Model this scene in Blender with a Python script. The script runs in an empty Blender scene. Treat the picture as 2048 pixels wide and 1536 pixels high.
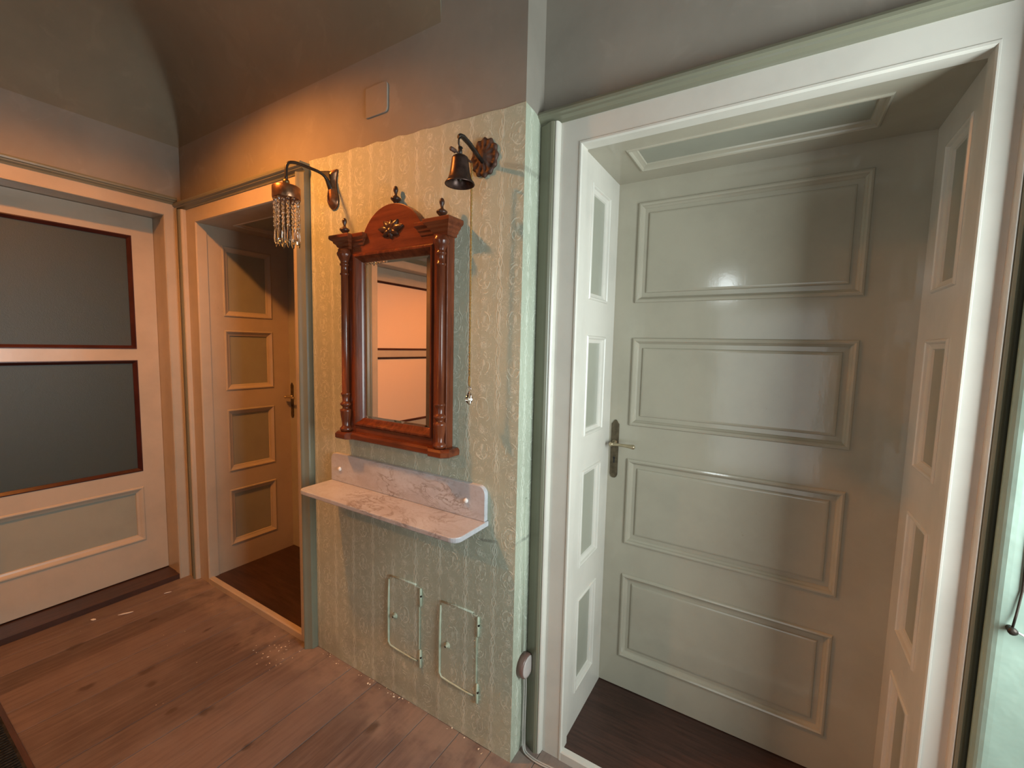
import bpy, bmesh, math, random
from mathutils import Vector, Matrix
random.seed(7)
S = bpy.context.scene
COL = S.collection
PI = math.pi

# ------------------------------------------------------------------ camera
cam_d = bpy.data.cameras.new('camera'); cam = bpy.data.objects.new('camera', cam_d); COL.objects.link(cam)
YAW, PITCH, ROLL, FPX = 0.5474, -0.0871, 0.0229, 865.75
fw = Vector((-math.sin(YAW)*math.cos(PITCH), math.cos(YAW)*math.cos(PITCH), math.sin(PITCH)))
r0 = Vector((math.cos(YAW), math.sin(YAW), 0)); u0 = r0.cross(fw)
rt = r0*math.cos(ROLL) + u0*math.sin(ROLL); up = -r0*math.sin(ROLL) + u0*math.cos(ROLL)
cam.matrix_world = Matrix(((rt.x, up.x, -fw.x, 2.9229), (rt.y, up.y, -fw.y, -1.1585), (rt.z, up.z, -fw.z, 1.3982), (0, 0, 0, 1)))
cam_d.sensor_width = 36; cam_d.lens = FPX/2048*36; cam_d.clip_start = 0.02
S.camera = cam
# ------------------------------------------------------------------ view, world, daylight
S.view_settings.view_transform = 'Standard'; S.view_settings.look = 'None'
S.view_settings.gamma = 1; S.view_settings.use_curve_mapping = False
S.view_settings.exposure = -0.1
W = bpy.data.worlds.new('world'); S.world = W; W.use_nodes = True
W.node_tree.nodes['Background'].inputs[0].default_value = (0.55, 0.7, 0.8, 1)
W.node_tree.nodes['Background'].inputs[1].default_value = 0.03

def area(name, loc, aim, sx, sy, watts, color):
    d = bpy.data.lights.new(name, 'AREA'); d.shape = 'RECTANGLE'; d.size = sx; d.size_y = sy
    d.energy = watts; d.color = color
    o = bpy.data.objects.new(name, d); COL.objects.link(o); o.location = loc
    o.rotation_euler = (Vector(aim)-Vector(loc)).to_track_quat('-Z', 'Y').to_euler()
    return o
# daylight entering by the window at the end of the hall and by the small window behind the camera
area('daylight_hall_window', (3.835, -0.42, 1.33), (0, -0.42, 1.33), 0.68, 1.05, 41, (0.86, 0.98, 1.0))
area('back_fill_light', (2.85, -2.735, 1.00), (2.85, 0, 1.00), 0.90, 1.60, 8.0, (0.88, 0.97, 1.0))  # cool fill added behind the camera for the front wall and floor
area('daylight_small_window', (2.44, -2.735, 2.03), (2.44, 0, 2.03), 0.17, 0.19, 2.8, (0.86, 0.97, 1.0))
LAMP = (1.06, -0.72, 2.67)          # bulb of the ceiling lamp, just above the picture
LAMP_W, LAMP_C = 110.0, (1.0, 0.36, 0.07)
ADDED_LAMP = (0.85, -2.20, 2.40)         # unseen second lamp, added to light the door seen in the mirror
ADDED_LAMP_W = 58.0

# ------------------------------------------------------------------ node helpers
class X:
    """tiny expression wrapper over math nodes"""
    def __init__(s, nt, sock): s.nt, s.s = nt, sock
    def _m(s, op, b=None, c=None, clamp=False):
        n = s.nt.nodes.new('ShaderNodeMath'); n.operation = op; n.use_clamp = clamp
        for i, v in enumerate((s, b, c)):
            if v is None: continue
            if isinstance(v, X): s.nt.links.new(v.s, n.inputs[i])
            else: n.inputs[i].default_value = v
        return X(s.nt, n.outputs[0])
    def __add__(s, o): return s._m('ADD', o)
    def __sub__(s, o): return s._m('SUBTRACT', o)
    def __mul__(s, o): return s._m('MULTIPLY', o)
    def __truediv__(s, o): return s._m('DIVIDE', o)
    def frac(s): return s._m('FRACT')
    def abs(s): return s._m('ABSOLUTE')
    def sin(s): return s._m('SINE')
    def sqrt(s): return s._m('SQRT')
    def max(s, o): return s._m('MAXIMUM', o)
    def min(s, o): return s._m('MINIMUM', o)
    def gt(s, o): return s._m('GREATER_THAN', o)
    def step(s, a, b):          # smooth 0..1 between a and b
        n = s.nt.nodes.new('ShaderNodeMapRange'); n.interpolation_type = 'SMOOTHSTEP'
        s.nt.links.new(s.s, n.inputs[0]); n.inputs[1].default_value = a; n.inputs[2].default_value = b
        return X(s.nt, n.outputs[0])

def newmat(name):
    m = bpy.data.materials.new(name); m.use_nodes = True
    nt = m.node_tree; b = nt.nodes['Principled BSDF']
    return m, nt, b
def pos(nt):
    g = nt.nodes.new('ShaderNodeNewGeometry'); sp = nt.nodes.new('ShaderNodeSeparateXYZ')
    nt.links.new(g.outputs['Position'], sp.inputs[0])
    return g.outputs['Position'], X(nt, sp.outputs[0]), X(nt, sp.outputs[1]), X(nt, sp.outputs[2])
def noise(nt, vec, scale, detail=3, rough=.55, stretch=None, dist=0.0):
    if stretch:
        mp = nt.nodes.new('ShaderNodeMapping'); nt.links.new(vec, mp.inputs[0]); mp.inputs['Scale'].default_value = stretch; vec = mp.outputs[0]
    n = nt.nodes.new('ShaderNodeTexNoise'); nt.links.new(vec, n.inputs['Vector'])
    n.inputs['Scale'].default_value = scale; n.inputs['Detail'].default_value = detail; n.inputs['Roughness'].default_value = rough
    n.inputs['Distortion'].default_value = dist
    return X(nt, n.outputs['Fac'])
def mixc(nt, fac, a, b):
    n = nt.nodes.new('ShaderNodeMix'); n.data_type = 'RGBA'
    if isinstance(fac, X): nt.links.new(fac.s, n.inputs[0])
    else: n.inputs[0].default_value = fac
    for i, v in ((6, a), (7, b)):
        if isinstance(v, tuple): n.inputs[i].default_value = (*v, 1)
        else: nt.links.new(v, n.inputs[i])
    return n.outputs[2]
def bump(nt, b, h, strength=.3, dist=.002):
    n = nt.nodes.new('ShaderNodeBump'); n.inputs['Strength'].default_value = strength; n.inputs['Distance'].default_value = dist
    nt.links.new(h.s, n.inputs['Height']); nt.links.new(n.outputs[0], b.inputs['Normal'])
def simple(name, col, rough=.5, metal=0., var=.12, scale=9, bstr=.15, bscale=60, spec=.5, bd=.0015):
    m, nt, b = newmat(name); P = pos(nt)[0]
    f = noise(nt, P, scale, 4)
    d = tuple(c*(1-var) for c in col); l = tuple(min(1, c*(1+var)) for c in col)
    nt.links.new(mixc(nt, f.step(.3, .7), d, l), b.inputs['Base Color'])
    b.inputs['Roughness'].default_value = rough; b.inputs['Metallic'].default_value = metal
    b.inputs['Specular IOR Level'].default_value = spec
    if bstr: bump(nt, b, noise(nt, P, bscale, 3), bstr, bd)
    return m

def paint(name, col, rough=.25):
    m, nt, b = newmat(name); P, x, y, z = pos(nt)
    f = noise(nt, P, 5, 5, .6); g = noise(nt, P, 60, 3, .6)
    c = mixc(nt, f.step(.35, .75), col, tuple(v*.90 for v in col))
    specks = g.step(.71, .76)*f.step(.5, .62)
    c = mixc(nt, specks*.35, c, (col[0]*.55, col[1]*.48, col[2]*.38))
    nt.links.new(c, b.inputs['Base Color'])
    b.inputs['Roughness'].default_value = rough
    bump(nt, b, noise(nt, P, 22, 3, .5, stretch=(1, 1, .35)) + noise(nt, P, 160, 2)*.15, .16, .002)
    return m
MAT = {}
MAT['cream'] = paint('cream_gloss_paint', (0.66, 0.63, 0.555))
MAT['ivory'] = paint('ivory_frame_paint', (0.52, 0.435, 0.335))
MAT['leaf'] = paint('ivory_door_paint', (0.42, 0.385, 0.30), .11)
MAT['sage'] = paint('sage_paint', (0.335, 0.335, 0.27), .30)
MAT['olive'] = paint('olive_moulding_paint', (0.205, 0.20, 0.14), .30)

def plaster(name, col):
    m, nt, b = newmat(name); P, x, y, z = pos(nt)
    f = noise(nt, P, 2.2, 5, .6); g = noise(nt, P, 7, 4, .6, dist=.8)
    c = mixc(nt, f.step(.3, .7), tuple(v*.84 for v in col), col)
    c = mixc(nt, g.step(.55, .7)*.30, c, tuple(min(1, v*1.22) for v in col))
    nt.links.new(c, b.inputs['Base Color']); b.inputs['Roughness'].default_value = .85
    b.inputs['Specular IOR Level'].default_value = .2
    bump(nt, b, noise(nt, P, 6, 4) + noise(nt, P, 90, 2)*.08, .35, .006)
    return m
MAT['plaster'] = plaster('old_plaster', (0.335, 0.30, 0.25))
MAT['darkwall'] = plaster('brown_wall_paint', (0.13, 0.105, 0.08))
MAT['ceiling'] = plaster('ceiling_plaster', (0.285, 0.235, 0.165))

def wallpaper(name, base, light):
    m, nt, b = newmat(name); P, x, y, z = pos(nt)
    wob = noise(nt, P, 34, 2)-.5
    wob2 = noise(nt, P, 38, 2, stretch=(1.3, 1.3, .9))-.5
    s = x + y + wob*.010; t = z + wob2*.011
    Wd, T = .118, .140
    us = s/Wd + .18
    u = (us.frac()-.5)*Wd
    u2 = ((us+.5).frac()-.5)*Wd
    ph = t*(2*PI/T)
    def band(e, w): return e.abs().step(w, w*.4)
    def gate(sc, a, b_, o=0.0): return noise(nt, P, sc, 2).step(a, b_)
    # twisted ribbon between the medallions
    a = (ph*2).sin()*.0055 + ph.sin()*.002
    rib = band(u-a, .0028).max(band(u+a, .0026)).max(band(u, .0024)*(ph*2).sin().step(.1, .5)).max(band(u-(ph+.6).sin()*.012, .0019)*.8).max(band(u+(ph+.2).sin()*.015, .0017)*.6)
    rib = rib*gate(40, .30, .40)
    ve = ((t/T).frac()-.5)*T
    # medallion: open oval, broken at the foot, with a leaf and curls in it
    def ell(du, dv, ru, rv):
        p = (u2-du)/ru; q = (ve-dv)/rv
        return (p*p+q*q).sqrt()
    ring = (ell(0, .004, .024, .033)-1).abs().step(.11, .04)*gate(55, .44, .54)
    ring2 = (ell(0, .000, .033, .046)-1).abs().step(.06, .02)*gate(48, .52, .58)
    curl = (ell(.010, -.012, .008, .010)-1).abs().step(.25, .1)*gate(80, .45, .55)
    curl = curl.max((ell(-.011, -.010, .007, .011)-1).abs().step(.25, .1)*gate(70, .45, .55))
    leaf = ell(.002, .012, .0065, .013).step(1.0, .7)*.75
    stem = band(u2-ve*.35-(ph*3).sin()*.003, .0014)*gate(60, .42, .52)
    ve2 = ((t/T+.5).frac()-.5)*T
    pb = u2/.014; qb = ve2/.015
    blossom = ((pb*pb+qb*qb).sqrt()).step(1.3, .5)*(noise(nt, P, 120, 2)-.5).abs().step(.09, .03)
    fine = noise(nt, P, 95, 2, .5, dist=1.2)
    scr = (fine-.5).abs().step(.035, .010)*gate(30, .42, .55)*.7
    mask = rib.max(ring).max(ring2).max(curl).max(leaf).max(stem).max(blossom).max(scr)
    worn = noise(nt, P, 8, 4)
    mask = mask*worn.step(.25, .55)
    big = noise(nt, P, 2.6, 4, .6)
    c0 = mixc(nt, big.step(.3, .7), tuple(q*.86 for q in base), base)
    c = mixc(nt, mask*.72, c0, light)
    # grime along the skirting, an old smear and a darker streak high by the corner
    low = z.step(.30, .0)*noise(nt, P, 7, 4).step(.35, .7)
    c = mixc(nt, low*.45, c, (.20, .19, .15))
    line = ((z-.75-(x-2.15)*.12).abs().step(.008, .002))*x.step(2.02, 2.08)*noise(nt, P, 30, 3).step(.4, .6)
    c = mixc(nt, line*.5, c, (.12, .12, .10))
    streak = ((z-1.943+(x-2.2)*.3).abs().step(.012, .004))*x.step(2.155, 2.18)
    c = mixc(nt, streak*.32, c, (.16, .16, .13))
    nt.links.new(c, b.inputs['Base Color']); b.inputs['Roughness'].default_value = .55
    b.inputs['Specular IOR Level'].default_value = .35
    bump(nt, b, mask*.5 + noise(nt, P, 14, 3)*1.2, .5, .0025)
    return m
MAT['paper'] = wallpaper('green_wallpaper', (0.45, 0.485, 0.375), (0.68, 0.72, 0.60))
MAT['paperedge'] = simple('painted_green_iron', (0.42, 0.48, 0.36), .5, var=.12, scale=30, bstr=.5, bscale=50)
MAT['greenwall'] = simple('pale_green_wall', (0.27, 0.355, 0.29), .5, var=.12, scale=6, bstr=.5, bscale=14, bd=.006)

KNOTS = [(.74, -.49, .018, .026), (.84, -.50, .020, .026), (.65, -.65, .016, .034), (1.06, -.52, .012, .018), (1.17, -.445, .020, .028), (.89, -.20, .008, .022), (.36, -.33, .010, .018), (.66, -.22, .009, .026), (1.45, -.44, .014, .02), (.30, -.60, .02, .03), (1.75, -.16, .02, .03), (2.0, -.30, .018, .03)]
def wood(name, dark, lite, rough, st, scale=9, spots=False):
    m, nt, b = newmat(name); P, x, y, z = pos(nt)
    oi = nt.nodes.new('ShaderNodeObjectInfo'); rnd = X(nt, oi.outputs['Random'])
    g = noise(nt, P, scale, 6, .65, stretch=st, dist=.4); h = noise(nt, P, 3, 4, .6)
    f = (g*.75 + h*.35 + (rnd-.5)*(.22 if spots else .05)).step(.32, .78)
    c = mixc(nt, f, dark, lite)
    if spots:
        worn = (y + (noise(nt, P, 6, 4)-.5)*.22).step(-.21, -.10)*noise(nt, P, 11, 4).step(.3, .6)
        c = mixc(nt, worn*.55, c, (.30, .235, .185))
        dust = noise(nt, P, 2.1, 5, .6).step(.42, .7)
        c = mixc(nt, dust*.45, c, (.19, .155, .142))
        wx = x + (noise(nt, P, 22, 3)-.5)*.03; wy = y + (noise(nt, P, 17, 3)-.5)*.05
        knot = None
        for kx, ky, ka, kb in KNOTS:
            q = ((wx-kx)/ka); w_ = ((wy-ky)/kb); e = (q*q+w_*w_).sqrt().step(1.25, .35)
            knot = e if knot is None else knot.max(e)
        c = mixc(nt, knot*.72, c, (.040, .026, .020))
        st = noise(nt, P, 3.3, 5, .7, stretch=(2.2, .7, 1)).step(.56, .72)
        c = mixc(nt, st*.4, c, (.07, .05, .043))
        r2 = noise(nt, P, 9, 4)*.3+.5
        nt.links.new(r2.s, b.inputs['Roughness'])
    else: b.inputs['Roughness'].default_value = rough
    nt.links.new(c, b.inputs['Base Color'])
    bump(nt, b, g, .25, .002)
    return m
MAT['floor'] = wood('worn_floorboards', (.080, .056, .050), (.165, .122, .108), .5, (14, 1.0, 1), 4, True)
MAT['threshold'] = wood('dark_brown_boards', (.030, .014, .010), (.075, .034, .024), .38, (1.2, 14, 4), 5)
MAT['thresholdc'] = wood('dark_brown_boards_side', (.030, .014, .010), (.075, .034, .024), .38, (14, 1.2, 4), 5)
MAT['mahogany'] = wood('mahogany', (.075, .017, .007), (.205, .052, .018), .24, (7, 7, .8), 6)
MAT['mahoganyx'] = wood('mahogany_cross_grain', (.075, .017, .007), (.205, .052, .018), .24, (.8, 7, 7), 6)
MAT['carving'] = simple('dark_carving', (.055, .022, .012), .3, var=.3, scale=60, bstr=.4, bscale=150)
MAT['bead'] = simple('oxblood_bead', (.05, .012, .010), .3, var=.2)
MAT['brass'] = simple('aged_brass', (.24, .155, .07), .38, .9, var=.3, scale=40, bstr=.3, bscale=90)
MAT['copper'] = simple('copper_bronze', (.30, .145, .075), .33, .85, var=.3, scale=30, bstr=.3, bscale=90)
MAT['darkbrass'] = simple('dark_brass_plate', (.12, .095, .06), .42, .7, var=.25, scale=50, bstr=.3, bscale=120)
MAT['lever'] = simple('pale_brass_lever', (.46, .39, .26), .3, .8, var=.12, scale=50, bstr=.1)
MAT['iron'] = simple('dark_iron', (.045, .034, .026), .42, .6, var=.3, scale=40, bstr=.3)
MAT['bellm'] = simple('dark_bell_metal', (.085, .052, .042), .36, .8, var=.35, scale=40, bstr=.3)
MAT['rosette'] = simple('rusty_rosette', (.085, .042, .028), .6, .35, var=.4, scale=60, bstr=.5)
MAT['cord'] = simple('gold_cord', (.26, .145, .035), .8, var=.25, scale=200, bstr=0)
MAT['cable'] = simple('grey_cable', (.40, .38, .34), .5, bstr=0)
MAT['bakelite'] = simple('brown_bakelite', (.17, .095, .075), .35, bstr=0)
MAT['porcelain'] = simple('greyish_cover', (.46, .41, .38), .35, bstr=0)
MAT['white'] = simple('white_cap', (.78, .76, .72), .35, bstr=0)
MAT['chip'] = simple('plaster_chip', (.72, .66, .52), .8, bstr=0)
MAT['rug'] = simple('dark_mat', (.030, .028, .024), .95, var=.4, scale=80, bstr=.6, bscale=200, spec=.1)
MAT['dark'] = simple('dark_hole', (.02, .018, .016), .8, bstr=0)
MAT['shade'] = simple('lamp_shade_enamel', (.30, .22, .13), .5, bstr=0)

def marble():
    m, nt, b = newmat('pink_grey_marble'); P, x, y, z = pos(nt)
    a = noise(nt, P, 7, 6, .65, stretch=(1, 1.4, 2.4), dist=1.6)
    vein = (a-.5).abs().step(.045, .0)*noise(nt, P, 5, 3).step(.42, .62)
    big = noise(nt, P, 5, 5, .6, stretch=(1, 1, 2))
    c = mixc(nt, big.step(.3, .7), (.42, .41, .425), (.56, .585, .62))
    c = mixc(nt, vein*.75, c, (.20, .15, .125))
    c = mixc(nt, noise(nt, P, 130, 2).step(.5, .75)*.25, c, (.33, .27, .25))
    nt.links.new(c, b.inputs['Base Color']); b.inputs['Roughness'].default_value = .28
    return m
MAT['marble'] = marble()
m, nt, b = newmat('mirror_silver'); b.inputs['Base Color'].default_value = (.93, .90, .86, 1); b.inputs['Metallic'].default_value = 1; b.inputs['Roughness'].default_value = .012; MAT['mirror'] = m
m, nt, b = newmat('crystal'); b.inputs['Base Color'].default_value = (.97, .95, .93, 1); b.inputs['Transmission Weight'].default_value = 1; b.inputs['Roughness'].default_value = .03; b.inputs['IOR'].default_value = 1.52; MAT['crystal'] = m
def frosted(name, col, trans):
    m, nt, b = newmat(name); P = pos(nt)[0]
    b.inputs['Base Color'].default_value = (*col, 1); b.inputs['Transmission Weight'].default_value = trans
    b.inputs['Roughness'].default_value = .42; b.inputs['IOR'].default_value = 1.45
    bump(nt, b, noise(nt, P, 240, 2), .35, .0015)
    return m
MAT['glass'] = frosted('frosted_glass', (.115, .135, .112), .62)
MAT['glasspale'] = frosted('pale_frosted_glass', (.86, .62, .44), .0)
m, nt, b = newmat('daylight_pane'); b.inputs['Base Color'].default_value = (.8, .85, .85, 1); b.inputs['Roughness'].default_value = .1; MAT['pane'] = m
m, nt, b = newmat('bulb_glow'); b.inputs['Emission Color'].default_value = (1, .62, .28, 1); b.inputs['Emission Strength'].default_value = 6; MAT['bulb'] = m

# ------------------------------------------------------------------ mesh helpers
BASE = {}
class MB:
    def __init__(s): s.v, s.f, s.sm = [], [], []
    def add(s, vs, fs, smooth=False):
        k = len(s.v); s.v += [Vector(q) for q in vs]; s.f += [[i+k for i in f] for f in fs]; s.sm += [smooth]*len(fs); return s
    def box(s, x0, x1, y0, y1, z0, z1, c=0.0):
        if c:   # chamfered box
            P = []
            for (x, dx) in ((x0, c), (x1, -c)):
                for (y, dy) in ((y0, c), (y1, -c)):
                    for (z, dz) in ((z0, c), (z1, -c)):
                        P += [(x, y+dy, z+dz), (x+dx, y, z+dz), (x+dx, y+dy, z)]
            bm = bmesh.new()
            for q in P: bm.verts.new(q)
            bmesh.ops.convex_hull(bm, input=bm.verts)
            bm.verts.index_update()
            s.add([v.co.copy() for v in bm.verts], [[v.index for v in f.verts] for f in bm.faces]); bm.free(); return s
        return s.add([(x0, y0, z0), (x1, y0, z0), (x1, y1, z0), (x0, y1, z0), (x0, y0, z1), (x1, y0, z1), (x1, y1, z1), (x0, y1, z1)],
                     [(0, 3, 2, 1), (4, 5, 6, 7), (0, 1, 5, 4), (1, 2, 6, 5), (2, 3, 7, 6), (3, 0, 4, 7)])
    def loft(s, rings, close_ring=True, cap0=False, cap1=False, smooth=False):
        n = len(rings[0]); V = [p for r in rings for p in r]; F = []
        for i in range(len(rings)-1):
            for j in range(n if close_ring else n-1):
                a, b2 = i*n+j, i*n+(j+1) % n
                F.append((a, b2, b2+n, a+n))
        s.add(V, F, smooth)
        if cap0: s.add(rings[0], [list(range(n))[::-1]])
        if cap1: s.add(rings[-1], [list(range(n))])
        return s
    def lathe(s, c, prof, axis='z', seg=24, smooth=True, caps=True):
        rings = []
        for (r, h) in prof:
            ring = []
            for k in range(seg):
                a = 2*PI*k/seg; p, q = r*math.cos(a), r*math.sin(a)
                d = {'z': (p, q, h), 'x': (h, p, q), 'y': (p, h, q)}[axis]
                ring.append(Vector(c)+Vector(d))
            rings.append(ring)
        return s.loft(rings, True, caps, caps, smooth)
    def tube(s, pts, r, seg=10, smooth=True, radii=None):
        pts = [Vector(p) for p in pts]; rings = []; prev = None
        for i, p in enumerate(pts):
            t = (pts[min(i+1, len(pts)-1)]-pts[max(i-1, 0)]).normalized()
            if prev is None:
                a = Vector((0, 0, 1)) if abs(t.z) < .9 else Vector((1, 0, 0)); nrm = t.cross(a).normalized()
            else: nrm = (prev - t*prev.dot(t)).normalized()
            prev = nrm; bn = t.cross(nrm); rr = radii[i] if radii else r
            rings.append([p+(nrm*math.cos(2*PI*k/seg)+bn*math.sin(2*PI*k/seg))*rr for k in range(seg)])
        return s.loft(rings, True, True, True, smooth)
    def prism(s, poly, to3, n0, n1):
        A = [to3(u, v, n0) for u, v in poly]; B = [to3(u, v, n1) for u, v in poly]; n = len(poly)
        s.add(A+B, [list(range(n))[::-1], list(range(n, 2*n))]+[(i, (i+1) % n, (i+1) % n+n, i+n) for i in range(n)])
        return s
    def build(s, name, mat, parent=None, base=None, bev=0.0):
        if parent is not None: o0 = BASE[parent.name]
        elif base is not None: o0 = Vector(base)
        else:
            mn = [min(v[i] for v in s.v) for i in range(3)]; mx = [max(v[i] for v in s.v) for i in range(3)]
            o0 = Vector(((mn[0]+mx[0])/2, (mn[1]+mx[1])/2, mn[2]))
        me = bpy.data.meshes.new(name); me.from_pydata([v-o0 for v in s.v], [], s.f)
        me.polygons.foreach_set('use_smooth', s.sm)
        bm = bmesh.new(); bm.from_mesh(me); bmesh.ops.remove_doubles(bm, verts=bm.verts, dist=1e-5)
        bmesh.ops.recalc_face_normals(bm, faces=bm.faces); bm.to_mesh(me); bm.free()
        me.materials.append(MAT[mat] if isinstance(mat, str) else mat)
        o = bpy.data.objects.new(name, me); COL.objects.link(o)
        if parent is not None: o.parent = parent
        else: o.location = o0
        BASE[o.name] = o0
        if bev:
            md = o.modifiers.new('bevel', 'BEVEL'); md.width = bev; md.segments = 2; md.limit_method = 'ANGLE'; md.angle_limit = .7
        return o
def empty(name, loc):
    o = bpy.data.objects.new(name, None); COL.objects.link(o); o.location = loc; o.empty_display_size = .05; BASE[o.name] = Vector(loc); return o
def tag(o, label, cat, group=None):
    o['label'] = label; o['category'] = cat
    if group: o['group'] = group
    return o
def struct(o): o['kind'] = 'structure'; return o
def F(O, U, V, N):
    O, U, V, N = map(Vector, (O, U, V, N))
    return lambda u, v, n=0.0: O+U*u+V*v+N*n
def fbox(mb, f, u0, u1, v0, v1, n0, n1):
    P = [f(u, v, n) for n in (n0, n1) for (u, v) in ((u0, v0), (u1, v0), (u1, v1), (u0, v1))]
    return mb.add(P, [(0, 3, 2, 1), (4, 5, 6, 7), (0, 1, 5, 4), (1, 2, 6, 5), (2, 3, 7, 6), (3, 0, 4, 7)])
def rect_rings(mb, f, u0, u1, v0, v1, prof, cap=False, smooth=False):
    rings = [[f(u0+o, v0+o, n), f(u1-o, v0+o, n), f(u1-o, v1-o, n), f(u0+o, v1-o, n)] for (o, n) in prof]
    return mb.loft(rings, True, False, cap, smooth)
def board(name, f, u0, u1, v0, v1, holes, th, mat, parent):
    """rails and stiles round a column of rectangular holes"""
    mb = MB(); holes = sorted(holes, key=lambda h: h[2]); hu0, hu1 = holes[0][0], holes[0][1]
    fbox(mb, f, u0, hu0, v0, v1, -th, 0); fbox(mb, f, hu1, u1, v0, v1, -th, 0)
    z = v0
    for h in holes: fbox(mb, f, hu0, hu1, z, h[2], -th, 0); z = h[3]
    fbox(mb, f, hu0, hu1, z, v1, -th, 0)
    return mb.build(name, mat, parent)
FLAT_M = [(0, -.018), (0, .001), (.003, .0045), (.007, .005), (.010, .002), (.012, -.003), (.019, -.006), (.024, -.0075), (.026, -.012)]
def panels(f, rects, parent, field_mat, mold_mat, mprof=FLAT_M, field=-.012, raised=None):
    for (u0, u1, v0, v1) in rects:
        mb = MB(); rect_rings(mb, f, u0, u1, v0, v1, mprof); mb.build('panel_moulding', mold_mat, parent)
        i = mprof[-1][0]-.001; mb = MB()
        if raised:
            fbox(mb, f, u0+i, u1-i, v0+i, v1-i, field-.008, field)
            rect_rings(mb, f, u0+i, u1-i, v0+i, v1-i, raised, True)
        else: fbox(mb, f, u0+i, u1-i, v0+i, v1-i, field-.008, field)
        mb.build('panel', field_mat, parent)
def archi(parent, f, u0, u1, v0, v1, flat, mold, nf, nm, mat='ivory'):
    """three-sided architrave: flat = (left, right, top) widths, mold the same for the outer moulding"""
    def ring(o, n):
        def w(k):
            return flat[k]*min(o, 1)+mold[k]*max(0, o-1)
        return [f(u0-w(0), v0, n), f(u0-w(0), v1+w(2), n), f(u1+w(1), v1+w(2), n), f(u1+w(1), v0, n)]
    d = nm-nf; vt = v1+flat[2]
    mb = MB(); mb.loft([ring(o, n) for o, n in ((0, -.03), (0, nf-.004), (.03, nf), (.05, nf+.002), (.12, nf+.002), (.15, nf), (1, nf), (1, -.03))], False)
    ar = mb.build('architrave', mat, parent)
    for k, (ue, sg) in enumerate(((u0-flat[0], -1), (u1+flat[1], 1))):      # bead and olive moulding down each side
        m = mold[k]
        def col(pr): return [[f(ue+sg*m*o, v, n) for o, n in pr] for v in (v0, vt)]
        mb = MB(); mb.loft(col([(0, -.01), (0, nf+d*.45), (.03, nf+d*.65), (.08, nf+d*.78), (.13, nf+d*.80), (.155, nf+d*.6), (.16, -.01)]), True, True, True); mb.build('side_bead', mat, ar)
        mb = MB(); mb.loft(col([(.15, -.01), (.15, nf+d*.74), (.20, nf+d*.92), (.30, nf+d), (.42, nf+d*.90), (.58, nf+d*.64), (.70, nf+d*.50), (.82, nf+d*.38), (.95, nf+d*.27), (1.0, nf), (1.0, -.01)]), True, True, True); mb.build('side_moulding', 'olive', ar)
    pr = [(0, -.01), (0, nf+.003), (.10, nf+.005), (.22, nf+d*.30), (.38, nf+d*.62), (.52, nf+d*.70), (.60, nf+d*.95), (.80, nf+d), (1.0, nf+d*.9), (1.0, -.01)]
    mb = MB(); mb.loft([[f(u, vt+mold[2]*o, n) for o, n in pr] for u in (u0-flat[0]-mold[0], u1+flat[1]+mold[1])], True, True, True); mb.build('head_moulding', 'olive', ar)

# ------------------------------------------------------------------ dimensions
L = 2.243          # corner where the mirror wall ends
YB = 0.112         # plane of the recessed wall with the big door
XC = 0.015         # plane of the left wall
XR, YD, ZT = 3.85, -2.75, 2.95
ROWS = [(1.57, 1.935), (1.105, 1.44), (.635, .975), (.165, .51)]

# ------------------------------------------------------------------ room shell
mb = MB(); mb.box(-.35, XR+.2, YD-.2, .62, -.12, -.022)
fl = struct(mb.build('floor', 'threshold', base=(2, -1, -.12)))
x = 0.0; kk = 0
ws = [.142, .150, .138, .146, .152, .140]
while x < XR:
    w = min(ws[kk % 6], XR-x); g = .0007
    cuts = [YD, -1.35+.5*((kk*37) % 10)/10-.6, .112 if x+w > L else .0]
    for a, b_ in zip(cuts[:-1], cuts[1:]):
        mb = MB(); z1 = -.0006*((kk*7) % 3); mb.box(x+g, x+w-g, a+.001, b_-.001, -.021, z1, .0012)
        mb.build('floor_board', 'floor', fl)
    x += w; kk += 1

def wallmesh(name, boxes, mat, base):
    mb = MB()
    for q in boxes: mb.box(*q)
    return struct(mb.build(name, mat, base=base))
wA = wallmesh('wall_front', [(-.35, .19, 0, .55, 0, ZT), (.19, 1.14, 0, .55, 2.06, ZT), (1.14, L, 0, .55, 0, ZT)], 'plaster', (1, .2, 0))
wB = wallmesh('wall_recess', [(L, 2.345, YB, .55, 0, ZT), (2.345, 3.28, YB, .55, 2.045, ZT), (3.28, XR, YB, .55, 0, ZT)], 'plaster', (3.6, .3, 0))
wC = wallmesh('wall_left', [(-.35, XC, -.065, 0, 0, ZT), (-.35, XC, -1.00, -.065, 2.09, ZT), (-.35, XC, -1.40, -1.00, 0, ZT), (-.35, XC, -2.48, -1.40, 2.09, ZT), (-.35, XC, YD, -2.48, 0, ZT)], 'plaster', (-.1, -1.2, 0))
wR = wallmesh('wall_right', [(XR, XR+.2, YD, -.95, 0, ZT), (XR, XR+.2, -.05, YB, 0, ZT), (XR, XR+.2, -.95, -.05, 0, .78), (XR, XR+.2, -.95, -.05, 1.88, ZT)], 'darkwall', (3.95, -1.2, 0))
wD = wallmesh('wall_back', [(-.35, 2.355, YD-.2, YD, 0, ZT), (3.35, XR, YD-.2, YD, 0, ZT), (2.355, 3.35, YD-.2, YD, 1.86, 1.93), (2.355, 3.35, YD-.2, YD, 2.13, ZT), (2.545, 3.35, YD-.2, YD, 1.93, 2.13)], 'darkwall', (2, -2.6, 0))
struct(MB().box(2.10, 2.20, YD, -1.90, 0, ZT).build('light_baffle', 'darkwall'))  # unseen wall piece added to keep lamp and fill light off some surfaces
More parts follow.
